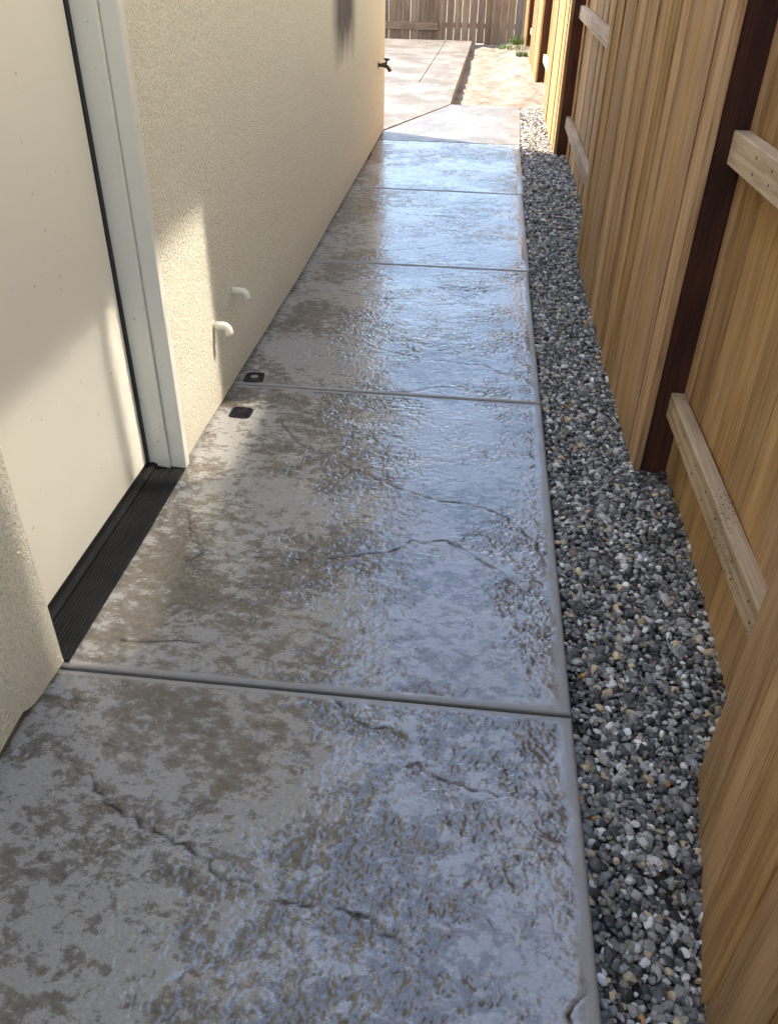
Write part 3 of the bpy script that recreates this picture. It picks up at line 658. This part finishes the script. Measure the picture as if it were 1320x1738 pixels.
hb = empty('hose_bib', (WX, 7.93, 0.70)); tag(hb, 'dark hose tap sticking out near the far corner of the stucco wall', 'tap')
def hsub(name, pts, rad, seg=12, m='bronze'):
    bm = bmesh.new(); tube_bm(bm, pts, rad, seg); return obj(name, mesh_from(name, bm, True), M[m], hb, (WX, 7.93, 0.70))
hsub('flange', [(-.004, 0, 0), (.006, 0, 0)], .032, 18); hsub('body', [(.0, 0, 0), (.03, 0, 0), (.055, 0, 0), (.075, 0, .002), (.085, 0, 0)], [.016, .016, .022, .024, .016])
hsub('spout', [(.075, 0, -.004), (.10, 0, -.018), (.118, 0, -.042), (.122, 0, -.055)], [.017, .018, .018, .020])
hsub('stem', [(.078, 0, .01), (.088, 0, .05)], [.013, .010]); hsub('handle', [(.060, 0, .056), (.088, 0, .05), (.116, 0, .052)], [.009, .012, .009])
hsub('handle', [(.088, -.028, .054), (.088, 0, .050), (.088, .028, .054)], [.009, .012, .009])

hb.scale = (.86, .86, .86)
# weeds at the foot of the far end of the fence
def weeds(x, y, n, hgt, rad, label):
    bm = bmesh.new(); r = random.Random(int(x * 1000 + y * 10))
    for k in range(n):
        a_ = r.random() * 6.283; q = rad * math.sqrt(r.random()); bx, by = q * math.cos(a_), q * math.sin(a_); h = hgt * r.uniform(.4, 1); l = r.random() * 6.283; w_ = .005 + .006 * r.random()
        dx, dy = math.cos(l), math.sin(l); b_ = h * r.uniform(.1, .6); P = []
        for t in (0, .5, 1):
            c = Vector((bx + dx * b_ * t * t, by + dy * b_ * t * t, h * t)); ww = w_ * (1 - t) + .0006; P.append((bm.verts.new(c + Vector((-dy, dx, 0)) * ww), bm.verts.new(c - Vector((-dy, dx, 0)) * ww)))
        for A, B in zip(P, P[1:]): bm.faces.new((A[0], A[1], B[1], B[0]))
    zb = float(ground_z(np.array([x]), np.array([y]))[0]) - .005
    o = obj('weed_clump', mesh_from('weed_clump', bm), M['grass'], None, (x, y, zb)); tag(o, label, 'weeds', 'weeds by the far fence'); return o
weeds(0.56, 17.6, 260, 0.17, 0.22, 'tall green weeds at the far end of the side fence')
weeds(0.40, 16.7, 200, 0.08, 0.32, 'low thin weeds sprouting on bare dirt')
weeds(0.53, 15.4, 130, 0.09, 0.10, 'small green weed clump nearest to the camera beside the fence')

# ------------------------------------------------------------------ house next door, whose upper window throws the sun back
nb = empty('neighbour_house', (2.4, 4, 0)); tag(nb, 'pale stucco house standing behind the side fence', 'house')
NX = 2.4
WY0, WY1, WZ0, WZ1 = 2.75, 4.27, 4.13, 5.17
for y0_, y1_, z0_, z1_ in ((-6, WY0, -.2, 5.8), (WY1, 12, -.2, 5.8), (WY0, WY1, -.2, WZ0), (WY0, WY1, WZ1, 5.8)):
    prism_x('wall', [(y0_, z0_), (y1_, z0_), (y1_, z1_), (y0_, z1_)], NX, NX + .2, M['stucco'], nb)
def pane_mat(name, c):
    m, ns, ls, b = mat(name); b.inputs['Base Color'].default_value = (c, c, c, 1); b.inputs['Metallic'].default_value = 1.0; b.inputs['Roughness'].default_value = 0.045; return m
clear, screened = pane_mat('coated_glass', 0.52), pane_mat('screened_glass', 0.23)   # the sliding half sits behind an insect screen
win = prism_x('window', [(WY0 + .001, WZ0 + .001), (WY1 - .001, WZ0 + .001), (WY1 - .001, WZ1 - .001), (WY0 + .001, WZ1 - .001)], NX + .05, NX + .08, M['jamb'], nb)
for ya, yb, m in ((WY0 + .02, 3.60, screened), (3.655, WY1 - .012, clear)):
    box('pane', NX + .03, NX + .045, ya, yb, WZ0 + .02, WZ1 - .012, m, win)
box('stile', NX + .02, NX + .049, 3.601, 3.654, WZ0 + .01, WZ1 - .01, M['jamb'], win)
